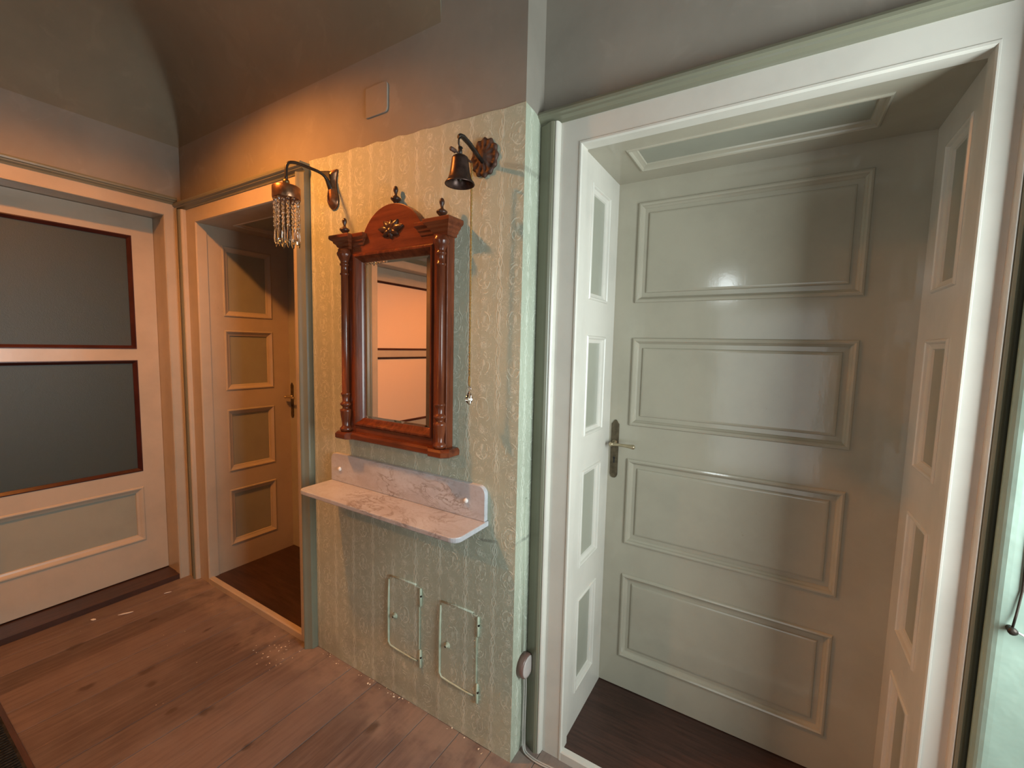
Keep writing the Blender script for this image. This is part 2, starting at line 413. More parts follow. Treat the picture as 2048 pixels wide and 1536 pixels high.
# coved ceiling: hollow curve along the walls of the left half, plain further on
Rv, ZC, XE = .50, 2.45, 1.912
def coveh(d):
    if d >= Rv: return ZT-.002
    return ZC+(ZT-.002-ZC)*math.sqrt(max(0, 1-((Rv-d)/Rv)**2))
mb = MB()
xs = [XC+Rv*(1-math.cos(PI/2*i/14)) for i in range(15)]+[.6, 1.0, 1.5, XE]
ys = [-Rv*(1-math.cos(PI/2*i/14)) for i in range(15)]+[-.7, -1.2, -1.9, YD]
G = [[Vector((X_, Y_, coveh(min(X_-XC, -Y_)))) for Y_ in ys] for X_ in xs]
V = [p for r in G for p in r]; n = len(ys)
mb.add(V, [(i*n+j, i*n+j+1, (i+1)*n+j+1, (i+1)*n+j) for i in range(len(xs)-1) for j in range(n-1)], True)
end = [G[-1][j]+Vector((.0004, 0, 0)) for j in range(15)]+[Vector((XE+.0004, 0, ZT))]
mb.add(end, [list(range(len(end)))])
mb.box(-.35, XR+.2, YD-.2, .6, ZT, ZT+.1)
struct(mb.build('ceiling', 'ceiling', base=(2, -1, ZT)))

# wallpaper sheets (hung on the plaster, their top edge is a real edge)
mb = MB(); t = .0016
def sheet(mb, f, poly): mb.prism(poly, f, 0, t)
fA = F((0, 0, 0), (1, 0, 0), (0, 0, 1), (0, -1, 0))
N_ = 28; top = [(1.198+(L-1.198+t)*i/N_, 2.151-.036*i/N_+.0025*math.sin(i*1.9)+.0015*math.sin(i*4.1)) for i in range(N_+1)]
mb.prism([(1.198, 0)]+[(L+t, 0)]+top[::-1], lambda u, v, n=0: fA(u, v, n), 0, t); mb.build('wallpaper', 'paper', wA)
fR = F((L, 0, 0), (0, 1, 0), (0, 0, 1), (1, 0, 0))
mb = MB(); mb.prism([(0, 0), (YB, 0), (YB, 2.10), (.05, 2.112), (0, 2.115)], fR, 0, t); mb.build('wallpaper', 'paper', wA)
# lead buried under the paper of the narrow return
mb = MB(); mb.tube([(L+.001, .060, .36), (L+.001, .062, .62), (L+.0005, .058, .9)], .006, 8); mb.build('buried_cable', 'paper', wA)
fB = F((0, YB, 0), (1, 0, 0), (0, 0, 1), (0, -1, 0))
# pale green wall right of the big door, with its rounded plaster edge
mb = MB(); prof = [(3.332, .112), (3.319, .070), (3.318, .062), (3.319, .056), (3.322, .051), (3.326, .048), (3.332, .0455), (3.340, .045), (XR, .045), (XR, .112)]
mb.loft([[Vector((a, b_, z)) for a, b_ in prof] for z in (0, 2.12)], True, True, True, False); mb.build('wallpaper', 'greenwall', wB)

# ------------------------------------------------------------------ big panelled door (door_1)
d1 = struct(empty('door_1', (2.815, .3, 0)))
x0, x1, yf, yl, zt, zh = 2.375, 3.257, .10, .488, .03, 2.012
archi(d1, fB, 2.385, 3.25, 0, 2.006, (.072, .046, .076), (.0695, .036, .036), .013, .040, 'cream')
fl1 = F((0, yl, 0), (1, 0, 0), (0, 0, 1), (0, -1, 0))
rc = [(2.452, 3.13, a, b_) for a, b_ in ROWS]
leaf = board('door_leaf', fl1, x0-.008, x1+.005, zt+.003, zh+.01, rc, .04, 'leaf', d1)
LEAF_M = [(0, -.02), (0, .002), (.003, .007), (.008, .0085), (.013, .006), (.016, -.001), (.020, -.006), (.022, -.010)]
panels(fl1, rc, leaf, 'leaf', 'leaf', LEAF_M, -.010, [(0, -.010), (.016, -.0095), (.018, -.005), (.022, -.0035), (.026, -.003)])
fr1 = F((x0, 0, 0), (0, 1, 0), (0, 0, 1), (1, 0, 0)); fr2 = F((x1, 0, 0), (0, 1, 0), (0, 0, 1), (-1, 0, 0))
rr = [(.215, .395, a-.01, b_) for a, b_ in ROWS]
for f_ in (fr1, fr2):
    b_ = board('jamb_lining', f_, yf+.010, yl+.03, .0, zh+.02, rr, .022, 'cream', d1)
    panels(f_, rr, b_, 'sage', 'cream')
fr3 = F((0, 0, zh), (1, 0, 0), (0, 1, 0), (0, 0, -1)); rh = [(2.48, 3.12, .215, .395)]
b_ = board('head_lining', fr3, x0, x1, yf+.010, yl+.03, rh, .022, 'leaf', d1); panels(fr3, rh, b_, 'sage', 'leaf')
mb = MB(); mb.box(x0, x1, .124, .56, -.02, zt); mb.build('threshold_board', 'threshold', d1)
mb = MB(); mb.box(x0-.005, x1+.005, .098, .124, -.02, zt+.002, .004); mb.build('threshold_lip', 'cream', d1)

def handle(door, cx, yp, zc, h, w, zl, flip=1):
    f = F((cx, yp, zc), (1, 0, 0), (0, 0, 1), (0, -1, 0)); H = h/2; w2 = w/2
    poly = [(-w2, -H+w2), (-w2*.72, -H+w2*.35), (-w2*.3, -H+.001), (w2*.3, -H+.001), (w2*.72, -H+w2*.35), (w2, -H+w2),
            (w2, H-.016), (w2*.75, H-.012), (w2*.45, H-.005), (w2*.2, H), (-w2*.2, H), (-w2*.45, H-.005), (-w2*.75, H-.012), (-w2, H-.016)]
    mb = MB(); mb.prism(poly, f, 0, .0035); pl = mb.build('handle_plate', 'darkbrass', door, bev=.001)
    mb = MB(); c = Vector((cx, yp-.0035, zl))
    mb.lathe(c, [(.0105, 0), (.0105, -.004), (.007, -.006), (.0065, -.036), (.0085, -.040), (.0085, -.048), (.004, -.051)], 'y', 14)
    mb.tube([c+Vector((flip*a, -.043, dz)) for a, dz in ((-.004, 0), (.010, .0005), (.025, .001), (.045, .001), (.065, .0005), (.080, 0), (.088, -.0005), (.091, -.0005))], .006, 12,
            radii=[.0065, .0068, .0056, .0056, .0068, .0085, .0082, .004])
    mb.build('lever', 'lever', pl)
    mb = MB(); mb.box(cx-.003, cx+.003, yp-.0042, yp-.003, zc-.055, zc-.035); mb.lathe((cx, yp-.003, zc-.035), [(.0045, 0), (.0045, -.0012)], 'y', 10); mb.build('keyhole', 'dark', pl)
handle(d1, 2.400, yl, 1.005, .232, .030, 1.032)

# ------------------------------------------------------------------ doorway beside the mirror (door_2)
d2 = struct(empty('door_2', (.67, .3, 0)))
a0, a1, zhA, ylA = .222, 1.111, 2.020, .488
archi(d2, fA, .228, 1.105, 0, 2.018, (.110, .052, .080), (.086, .044, .040), .020, .048)
fl2 = F((0, ylA, 0), (1, 0, 0), (0, 0, 1), (0, -1, 0)); rc2 = [(.31, 1.02, a, b_) for a, b_ in ROWS]
leaf2 = board('door_leaf', fl2, a0-.02, a1+.01, zt+.003, zhA+.01, rc2, .04, 'leaf', d2)
panels(fl2, rc2, leaf2, 'leaf', 'leaf', LEAF_M, -.010, [(0, -.010), (.016, -.0095), (.018, -.005), (.022, -.0035), (.026, -.003)])
fq1 = F((a0, 0, 0), (0, 1, 0), (0, 0, 1), (1, 0, 0)); fq2 = F((a1, 0, 0), (0, 1, 0), (0, 0, 1), (-1, 0, 0))
RA = [(1.53, 1.925), (1.105, 1.452), (.625, .992), (.178, .515)]
rq = [(.105, .382, a, b_) for a, b_ in RA]
for f_ in (fq1, fq2):
    b_ = board('jamb_lining', f_, -.018, ylA+.03, 0, zhA+.02, rq, .022, 'ivory', d2)
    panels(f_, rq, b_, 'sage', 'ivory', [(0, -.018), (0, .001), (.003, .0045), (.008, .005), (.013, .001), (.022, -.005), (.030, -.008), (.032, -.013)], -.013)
fq3 = F((0, 0, zhA), (1, 0, 0), (0, 1, 0), (0, 0, -1)); rqh = [(.34, .99, .11, .38)]
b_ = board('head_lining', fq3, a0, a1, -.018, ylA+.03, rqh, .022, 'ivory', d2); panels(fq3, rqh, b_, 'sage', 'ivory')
mb = MB(); mb.box(a0, a1, .008, .56, -.02, zt); mb.build('threshold_board', 'threshold', d2)
mb = MB(); mb.box(a0-.002, a1+.002, -.022, .008, -.02, zt+.004, .005); mb.build('threshold_lip', 'ivory', d2)
handle(d2, .248, ylA, 1.015, .23, .030, 1.04)

# ------------------------------------------------------------------ glazed doors of the left wall (door_3, door_4)
def glazed(name, ya, yb, glass, flat, mold, dark=None):
    d = struct(empty(name, (-.1, (ya+yb)/2, 0)))
    fC = F((XC, 0, 0), (0, -1, 0), (0, 0, 1), (1, 0, 0))      # u runs away from the corner
    u0, u1 = -ya, -yb
    archi(d, fC, u0, u1, 0, 2.065, flat, mold, .015, .040)
    for s_, e_ in (('l', u0), ('r', u1)):
        mb = MB(); fbox(mb, fC, e_-.026 if s_ == 'l' else e_+.004, e_-.004 if s_ == 'l' else e_+.026, 0, 2.087, -.19, .005); mb.build('jamb_lining', 'ivory', d)
    mb = MB(); fbox(mb, fC, u0-.004, u1+.004, 2.069, 2.088, -.19, .005); mb.build('head_lining', 'ivory', d)
    mb = MB(); fbox(mb, fC, u0-.004, u1+.004, 0-.02, .03, -.19, .012); mb.build('threshold_board', 'thresholdc', d)
    fl_ = F((-.122, 0, 0), (0, -1, 0), (0, 0, 1), (1, 0, 0))
    p0, p1 = u0+.097, u1-.097
    holes = [(p0, p1, .236, .552), (p0, p1, .642, 1.272), (p0, p1, 1.336, 1.950)]
    lf = board('door_leaf', fl_, u0-.003, u1+.003, .036, 2.067, holes, .04, 'ivory', d)
    for h in holes[1:]:
        mb = MB(); rect_rings(mb, fl_, h[0], h[1], h[2], h[3], [(-.001, -.03), (-.001, .0015), (.004, .002), (.018, -.010), (.019, -.030)]); mb.build('glazing_bead', 'bead', lf)
        mb = MB(); fbox(mb, fl_, h[0]+.004, h[1]-.004, h[2]+.004, h[3]-.004, -.020, -.014); mb.build('glass_pane', glass, lf)
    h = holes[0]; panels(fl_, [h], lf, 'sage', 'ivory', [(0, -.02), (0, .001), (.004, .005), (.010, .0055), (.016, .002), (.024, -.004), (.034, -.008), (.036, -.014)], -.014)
    return d
d3 = glazed('door_3', -.09, -.975, 'glass', (.052, .07, .066), (.006, .05, .036))
d4 = glazed('door_4', -1.43, -2.45, 'glasspale', (.07, .07, .066), (.05, .05, .036))

# ------------------------------------------------------------------ windows that let the daylight in
w1 = struct(empty('window_1', (XR, -.5, .78)))
mb = MB(); fw_ = F((XR, 0, 0), (0, 1, 0), (0, 0, 1), (-1, 0, 0)); rect_rings(mb, fw_, -.95, -.05, .78, 1.88, [(-.05, 0), (-.05, .02), (0, .02), (0, -.1), (.045, -.1), (.045, -.15)]); mb.build('window_frame', 'cream', w1)
mb = MB(); mb.box(XR-.03, XR+.05, -1.0, 0, .75, .78, .004); mb.build('window_sill', 'cream', w1)
mb = MB(); mb.box(XR+.10, XR+.11, -.95, -.05, .78, 1.88); mb.build('window_pane', 'pane', w1)
w2 = struct(empty('window_2', (2.45, YD, 1.93)))
mb = MB(); fw_ = F((0, YD, 0), (1, 0, 0), (0, 0, 1), (0, 1, 0)); rect_rings(mb, fw_, 2.355, 2.545, 1.93, 2.13, [(-.05, 0), (-.05, .02), (0, .02), (0, -.1), (.012, -.1), (.012, -.15)]); mb.build('window_frame', 'cream', w2)
mb = MB(); mb.box(2.355, 2.545, YD-.11, YD-.10, 1.93, 2.13); mb.build('window_pane', 'pane', w2)

d5 = struct(empty('fill_opening', (2.85, YD, 0)))  # unseen glazed opening added as a surround for the back fill light
mb = MB(); rect_rings(mb, fw_, 2.355, 3.35, 0.0, 1.86, [(-.05, 0), (-.05, .02), (0, .02), (0, -.1), (.045, -.1), (.045, -.15)]); mb.build('fill_frame', 'cream', d5)
mb = MB(); mb.box(2.36, 3.345, YD-.11, YD-.10, .02, 1.85); mb.build('glass_pane', 'pane', d5)
# ------------------------------------------------------------------ ceiling lamps (one above the picture, one added down the hall)
def ceiling_lamp(loc, watts, label):
    x, y, z = loc; o = empty('ceiling_lamp', (x, y, ZT))
    mb = MB(); mb.lathe((x, y, 0), [(.05, ZT-.002), (.05, ZT-.018), (.02, ZT-.03), (.006, ZT-.034)], 'z', 24); mb.build('ceiling_rose', 'brass', o)
    mb = MB(); mb.tube([(x, y, ZT-.03), (x, y, z+.075)], .005, 8); mb.lathe((x, y, z), [(.012, .090), (.014, .082), (.014, .062), (.010, .058)], 'z', 12); mb.build('lamp_stem', 'brass', o)
    mb = MB(); P_ = [(.055, .080), (.088, .050), (.118, -.012), (.132, -.078)]
    mb.lathe((x, y, z), P_+[(r-.003, h) for r, h in P_[::-1]]+[P_[0]], 'z', 40, True, False); mb.build('lamp_shade', 'shade', o)
    mb = MB(); mb.tube([(x-.056, y, z+.079), (x+.056, y, z+.079)], .002, 6); mb.tube([(x, y-.056, z+.079), (x, y+.056, z+.079)], .002, 6); mb.build('shade_holder', 'brass', o)
    d = bpy.data.lights.new('lamp_light', 'POINT'); d.energy = watts; d.color = LAMP_C; d.shadow_soft_size = .05
    q = bpy.data.objects.new('lamp_light', d); COL.objects.link(q); q.location = (x, y, z)
    tag(o, label, 'lamp')
ceiling_lamp(LAMP, LAMP_W, 'ceiling lamp with small metal shade near the glazed door corner')
ceiling_lamp(ADDED_LAMP, ADDED_LAMP_W, 'unseen added lamp with small metal shade further down the hall')

# ------------------------------------------------------------------ mirror
CX = 1.7205
mr = tag(empty('wall_mirror', (CX, 0, 1.02)), 'reddish mahogany wall mirror with turned columns and arched top', 'mirror')
fM = F((CX, -.0018, 0), (1, 0, 0), (0, 0, 1), (0, -1, 0))
gw, g0, g1 = .172, 1.097, 1.709
for a, b_ in ((-.262, -gw-.028), (gw+.028, .262)):
    mb = MB(); fbox(mb, fM, a, b_, 1.045, 1.80, 0, .036); mb.build('side_board', 'mahogany', mr, bev=.002)
mb = MB(); fbox(mb, fM, -gw-.028, gw+.028, 1.045, g0-.022, 0, .036); mb.build('bottom_rail', 'mahoganyx', mr, bev=.002)
# crest: top rail with the round arch
arc = []; hw, hb, ht = .150, 1.795, 1.893; R_ = (hw*hw+(ht-hb)**2)/(2*(ht-hb)); cz = ht-R_; a_ = math.asin(min(1, hw/R_))
for i in range(33):
    a = a_-2*a_*i/32; arc.append((R_*math.sin(a), cz+R_*math.cos(a)))
mb = MB(); mb.prism([(-gw-.028, g1+.022), (gw+.028, g1+.022), (gw+.028, hb)]+arc+[(-gw-.028, hb)], fM, 0, .036); crest = mb.build('crest', 'mahoganyx', mr, bev=.003)
mb = MB(); rect_rings(mb, fM, -gw-.030, gw+.030, g0-.024, g1+.024, [(0, .02), (0, .038), (.004, .042), (.010, .042), (.014, .037), (.020, .028), (.028, .022), (.031, .016)]); mb.build('inner_frame', 'mahogany', mr)
mb = MB(); rect_rings(mb, fM, -gw, gw, g0, g1, [(-.004, .014), (0, .0155), (.016, .0190), (.017, .0191)], True); mb.build('mirror_glass', 'mirror', mr)
mb = MB(); fbox(mb, fM, -.2, .2, g0-.03, g1+.03, .001, .012); mb.build('back_board', 'mahogany', mr)
def cornice(mb, ua, ub, dep, prof, endl, endr):
    rings = []
    for (o, z) in prof:
        rings.append([fM(ua-(o if endl else 0), z, 0), fM(ua-(o if endl else 0), z, dep+o), fM(ub+(o if endr else 0), z, dep+o), fM(ub+(o if endr else 0), z, 0)])
    mb.loft(rings, True, True, True)
CP0 = [(0, 1.752), (.004, 1.754), (.004, 1.760), (.010, 1.764), (.014, 1.772), (.022, 1.777), (.024, 1.783), (.034, 1.789), (.037, 1.792), (.037, 1.802), (.034, 1.805)]
CP = [(o*.8, z) for o, z in CP0]
for s_ in (-1, 1):
    mb = MB(); a, b_ = sorted((s_*.216, s_*.268)); cornice(mb, a, b_, .046, CP, True, True)
    a, b_ = sorted((s_*.150, s_*.205)); cornice(mb, a, b_, .034, [(o*.75, z) for o, z in CP], s_ > 0, s_ < 0); mb.build('cornice', 'mahoganyx', mr)
    c = fM(s_*.2425, 0, .046)
    mb = MB(); mb.lathe(c, [(.020, 1.048), (.0235, 1.054), (.0235, 1.060), (.018, 1.066), (.0155, 1.072), (.017, 1.090), (.0205, 1.112), (.0215, 1.124), (.0225, 1.128), (.0225, 1.134), (.014, 1.138), (.013, 1.144), (.016, 1.148), (.0215, 1.153), (.0215, 1.158), (.016, 1.163), (.0135, 1.168), (.015, 1.185), (.0165, 1.192), (.0185, 1.194), (.0185, 1.199), (.0145, 1.202), (.0142, 1.40), (.0136, 1.655), (.0170, 1.657), (.0175, 1.662), (.0140, 1.665), (.0135, 1.690), (.0175, 1.693), (.0175, 1.698), (.014, 1.701), (.015, 1.708), (.022, 1.720), (.0275, 1.731), (.028, 1.738), (.024, 1.744), (.024, 1.752)], 'z', 20)
    mb.build('turned_column', 'mahogany', mr)
FIN = [(.004, 0), (.009, .001), (.008, .004), (.006, .008), (.010, .013), (.0185, .022), (.0195, .027), (.015, .032), (.007, .037), (.0045, .043), (.006, .047), (.0058, .049), (.0088, .056), (.0090, .064), (.0068, .071), (.0025, .075)]
for (u, z, n_) in ((-.2425, 1.804, .044), (.2425, 1.804, .044), (.005, 1.889, .018)):
    mb = MB(); c = fM(u, z, n_); mb.lathe(c, [(r*(.95 if u else 1.1), h*(.90 if u else 1)) for r, h in FIN], 'z', 16); mb.build('finial', 'carving', mr)
# base slab with blocks under the columns
mb = MB(); z0, z1 = 1.020, 1.047
poly = [(-.262, 0), (-.262, .010), (-.285, .020)]
def half(s): return [(s*.292, 0), (s*.292, .056), (s*.272, .076), (s*.216, .076), (s*.200, .060)]
P_ = half(-1)+half(1)[::-1]
for (sc, za, zb) in ((0, z0, z1),):
    rings = []
    for (ins, z) in ((.004, z0), (0, z0+.004), (0, z1-.008), (.006, z1-.001), (.010, z1)):
        rings.append([fM(u-math.copysign(ins, u), z, max(0, n_-ins)) for u, n_ in P_])
    mb.loft(rings, True, True, True)
mb.build('base_shelf', 'mahoganyx', mr)
# carved spray on the crest
mb = MB()
def leafshape(u, v, ang, ln, wd, n0):
    rings = []
    for i in range(7):
        q = i/6; w = wd*math.sin(PI*min(.97, q*.9+.08)); h = .010*math.sin(PI*min(.95, q+.05))+.002
        ca, sa = math.cos(ang), math.sin(ang); cu, cv = u+ca*ln*q, v+sa*ln*q
        rings.append([fM(cu-sa*w*math.cos(2*PI*k/8), cv+ca*w*math.cos(2*PI*k/8), n0+h*math.sin(2*PI*k/8)*.8) for k in range(8)])
    mb.loft(rings, True, True, True, True)
for ang, ln, wd in ((.15, .052, .013), (.75, .040, .012), (1.5, .030, .012), (PI-.75, .040, .012), (PI-.15, .052, .013), (-.45, .036, .011), (PI+.45, .036, .011), (-1.5, .026, .010)):
    leafshape(0, 1.800, ang, ln*1.22, wd*1.15, .038)
mb.lathe(fM(0, 1.797, .034), [(.015, 0), (.014, -.008), (.008, -.014), (.002, -.016)], 'y', 12)
mb.build('carved_spray', 'carving', crest)

# ------------------------------------------------------------------ marble shelf
sh = tag(empty('marble_shelf', (1.74, 0, .80)), 'pinkish grey marble wall shelf with upstand below the mirror', 'shelf')
def rr_poly(u0, u1, v0, v1, r00, r10, r11, r01, n=6):
    P = []
    for (cu, cv, r, a0_) in ((u0, v0, r00, PI), (u1, v0, r10, 1.5*PI), (u1, v1, r11, 0), (u0, v1, r01, .5*PI)):
        su = 1 if cu == u0 else -1; sv = 1 if cv == v0 else -1
        if r == 0: P.append((cu, cv)); continue
        for i in range(n+1):
            a = a0_+.5*PI*i/n; P.append((cu+su*r+r*math.cos(a), cv+sv*r+r*math.sin(a)))
    return P
fS = F((0, -.0018, 0), (1, 0, 0), (0, 0, 1), (0, -1, 0))
mb = MB(); mb.prism(rr_poly(1.342, 2.135, .818, .936, 0, 0, .028, .028), fS, 0, .0185); mb.build('upstand', 'marble', sh, bev=.002)
fS2 = F((0, -.0018, .800), (1, 0, 0), (0, -1, 0), (0, 0, 1))
mb = MB(); mb.prism(rr_poly(1.342, 2.140, 0, .172, 0, 0, .030, .030), fS2, 0, .0175); mb.build('shelf_slab', 'marble', sh, bev=.003)
for u, z in ((1.399, .873), (2.058, .876)):
    mb = MB(); mb.lathe((u, -.0203, z), [(.0088, 0), (.0088, -.003), (.0065, -.0065), (.002, -.008)], 'y', 14); mb.build('screw_cap', 'white', sh)

# ------------------------------------------------------------------ crystal wall lamp
SX, SY = 1.360, -.203
sc = tag(empty('crystal_sconce', (SX, 0, 1.75)), 'brass swan-neck wall lamp hung with crystal drops, left of the mirror', 'wall lamp')
mb = MB(); prof = [(2.082, .026), (2.070, .024), (2.050, .018), (2.028, .0165), (2.005, .020), (1.985, .026), (1.968, .030), (1.950, .028), (1.938, .020), (1.930, .008)]
rings = []
for (sc_, dp) in ((1, .0), (1, .007), (.86, .012), (.55, .022), (.22, .028)):
    ring = [(SX+w*sc_, -.0018-dp*(.55+.45*min(1, w/.028)), 2.0+(z-2.0)*(1-(1-sc_)*.35)) for z, w in prof]+[(SX-w*sc_, -.0018-dp*(.55+.45*min(1, w/.028)), 2.0+(z-2.0)*(1-(1-sc_)*.35)) for z, w in prof[::-1]]
    rings.append(ring)
mb.loft(rings, True, True, True, True); mb.build('back_plate', 'copper', sc)
def bez(p0, p1, p2, p3, n=10):
    p0, p1, p2, p3 = map(Vector, (p0, p1, p2, p3))
    return [p0*(1-t)**3+p1*3*t*(1-t)**2+p2*3*t*t*(1-t)+p3*t**3 for t in [i/n for i in range(n+1)]]
pts = bez((SX, -.012, 2.000), (SX, -.035, 2.035), (SX, -.035, 2.052), (SX, -.075, 2.055), 8)+bez((SX, -.085, 2.0555), (SX, -.130, 2.056), (SX, -.150, 2.056), (SX, -.168, 2.054), 5)+bez((SX, -.176, 2.052), (SX, -.203, 2.046), (SX, -.203, 2.03), (SX, -.203, 1.975), 8)
mb = MB(); mb.tube(pts, .006, 10, radii=[max(.0058, .013-.0016*i) for i in range(len(pts))]); mb.build('arm', 'iron', sc)
mb = MB(); mb.prism([(-.004, 2.078), (-.030, 2.072), (-.070, 2.058), (-.045, 2.045), (-.030, 2.028), (-.022, 2.005), (-.004, 2.0)], lambda u, v, n=0: Vector((SX+n, u, v)), -.005, .005); mb.build('bracket', 'brass', sc, bev=.003)
mb = MB(); mb.lathe((SX, SY, 0), [(.007, 1.984), (.011, 1.978), (.012, 1.972), (.008, 1.966), (.014, 1.960), (.016, 1.957)], 'z', 16); mb.build('collar', 'brass', sc)
mb = MB(); mb.lathe((SX, SY, 0), [(.012, 1.958), (.044, 1.957), (.0475, 1.953), (.0475, 1.914), (.046, 1.911), (.044, 1.912), (.044, 1.95), (.012, 1.952)], 'z', 32, True, False); cap = mb.build('cap_ring', 'copper', sc)
# twisted rods with long drops: one mesh shared by all strands
def strand_mesh(zt_, n_rings=30):
    mb = MB(); rings = []
    for i in range(n_rings):
        z = zt_-.100*i/(n_rings-1); r = .0042+.0013*math.sin(i*1.35); tw = i*.55
        rings.append([Vector((r*(1+.18*math.cos(3*(2*PI*k/8)))*math.cos(2*PI*k/8+tw), r*math.sin(2*PI*k/8+tw), z)) for k in range(8)])
    mb.loft(rings, True, True, True, True)
    z = zt_-.102
    rings = [[Vector((r*math.cos(2*PI*k/6), r*math.sin(2*PI*k/6)*.6, z-h)) for k in range(6)] for r, h in ((.001, 0), (.004, .003), (.0062, .012), (.0075, .030), (.0080, .044), (.0055, .054), (.001, .062))]
    mb.loft(rings, True, True, True, False); return mb
proto = None
for k in range(15):
    a = 2*PI*k/15
    if proto is None:
        mb = strand_mesh(1.912); o0 = BASE[sc.name]
        for v in mb.v: v += o0; v.z -= o0.z
        proto = mb.build('crystal_strand', 'crystal', sc); o = proto
    else:
        o = proto.copy(); COL.objects.link(o); o.parent = sc
    o.location = (.040*math.cos(a), SY+.040*math.sin(a), -.006*(k % 2)); o.rotation_euler = (0, 0, a+PI/2)

# ------------------------------------------------------------------ bell with pull cord
bl = tag(empty('wall_bell', (2.1, 0, 1.86)), 'dark metal hand bell hanging from a rusty scalloped wall rosette', 'bell')
mb = MB(); c = Vector((2.100, -.0018, 1.985)); rings = []
for (s_, dp) in ((1.0, 0), (1.0, .005), (.86, .010), (.78, .0075), (.60, .009), (.42, .013), (.25, .016), (.12, .020)):
    ring = []
    for k in range(72):
        a = 2*PI*k/72; sc2 = 1+(.055*math.cos(12*a) if s_ > .5 else 0)
        ring.append(c+Vector((.050*s_*sc2*math.cos(a), -dp-(.002*math.cos(12*a) if .5 < s_ < .9 else 0), .058*s_*sc2*math.sin(a))))
    rings.append(ring)
mb.loft(rings, True, True, True, True); mb.build('rosette', 'rosette', bl)
mb = MB()
arm = [(2.100, -.015, 1.968), (2.100, -.045, 1.980), (2.100, -.085, 1.996), (2.100, -.115, 2.003), (2.100, -.130, 2.001), (2.100, -.137, 1.994)]
rings = []
for i, p in enumerate(arm):
    w = (.006, .008, .009, .0095, .008, .004)[i]; rings.append([Vector(p)+Vector((w*math.cos(2*PI*k/8), 0, .0055*math.sin(2*PI*k/8))) for k in range(8)])
mb.loft(rings, True, True, True, True); mb.build('bracket_arm', 'iron', bl)
hk = [(2.1, -.127, 1.997), (2.1, -.134, 1.988), (2.1, -.134, 1.976), (2.1, -.126, 1.966), (2.1, -.118, 1.970)]
mb = MB(); mb.tube(hk, .0028, 8); mb.tube([(2.1, -.127, 1.970), (2.1, -.127, 1.945)], .0062, 10); mb.build('hook', 'iron', bl)
bc = Vector((2.1, -.127, 0))
mb = MB(); mb.lathe(bc, [(.004, 1.9455), (.018, 1.944), (.023, 1.940), (.0245, 1.934), (.0262, 1.918), (.029, 1.900), (.033, 1.884), (.037, 1.876), (.042, 1.870), (.044, 1.866), (.0430, 1.864), (.040, 1.866), (.034, 1.876), (.030, 1.885), (.024, 1.915), (.021, 1.935), (.002, 1.938)], 'z', 32, True, False)
mb.build('bell_body', 'bellm', bl)
mb = MB(); mb.tube([(2.1, -.127, 1.937), (2.1, -.127, 1.885)], .0018, 6); mb.lathe(bc, [(.002, 1.892), (.007, 1.886), (.008, 1.880), (.005, 1.874), (.001, 1.872)], 'z', 12); mb.build('clapper', 'iron', bl)
mb = MB(); mb.tube([(2.1, -.160, 1.950), (2.1, -.127, 1.951), (2.1, -.072, 1.946)], .0030, 8); mb.tube([(2.1, -.172, 1.950), (2.1, -.168, 1.950), (2.1, -.150, 1.950), (2.1, -.146, 1.950)], .006, 10, radii=[.003, .0062, .0062, .003]); mb.build('crossbar', 'rosette', bl)
cd = tag(empty('bell_cord', (2.1, -.067, 1.21)), 'long gold pull cord with a cut-glass pendant, hanging below the bell', 'pull cord')
mb = MB(); pts = [(2.1, -.072, 1.946), (2.1005, -.0715, 1.90), (2.100, -.070, 1.70), (2.1005, -.068, 1.45), (2.1, -.067, 1.300)]
mb.tube(pts, .0026, 8)
for i in range(60):
    z = 1.93-.0105*i; mb.lathe((2.1003, -.0700+.0025*(i/60), z), [(.0024, .004), (.0033, .002), (.0033, -.001), (.0024, -.004)], 'z', 6)
mb.build('cord', 'cord', cd)
mb = MB(); mb.lathe((2.1, -.067, 1.288), [(.0022, .016), (.0034, .010), (.0040, 0), (.0036, -.016), (.002, -.020)], 'z', 8); mb.build('tassel_knot', 'cord', cd)
mb = MB()
mb.lathe((2.1, -.067, 1.262), [(.001, .007), (.005, .004), (.006, 0), (.005, -.004), (.001, -.007)], 'z', 8, False)
mb.lathe((2.1, -.067, 1.250), [(.001, .004), (.006, -.004), (.0125, -.018), (.0135, -.024), (.009, -.032), (.001, -.040)], 'z', 6, False)
mb.build('crystal_pendant', 'crystal', cd)

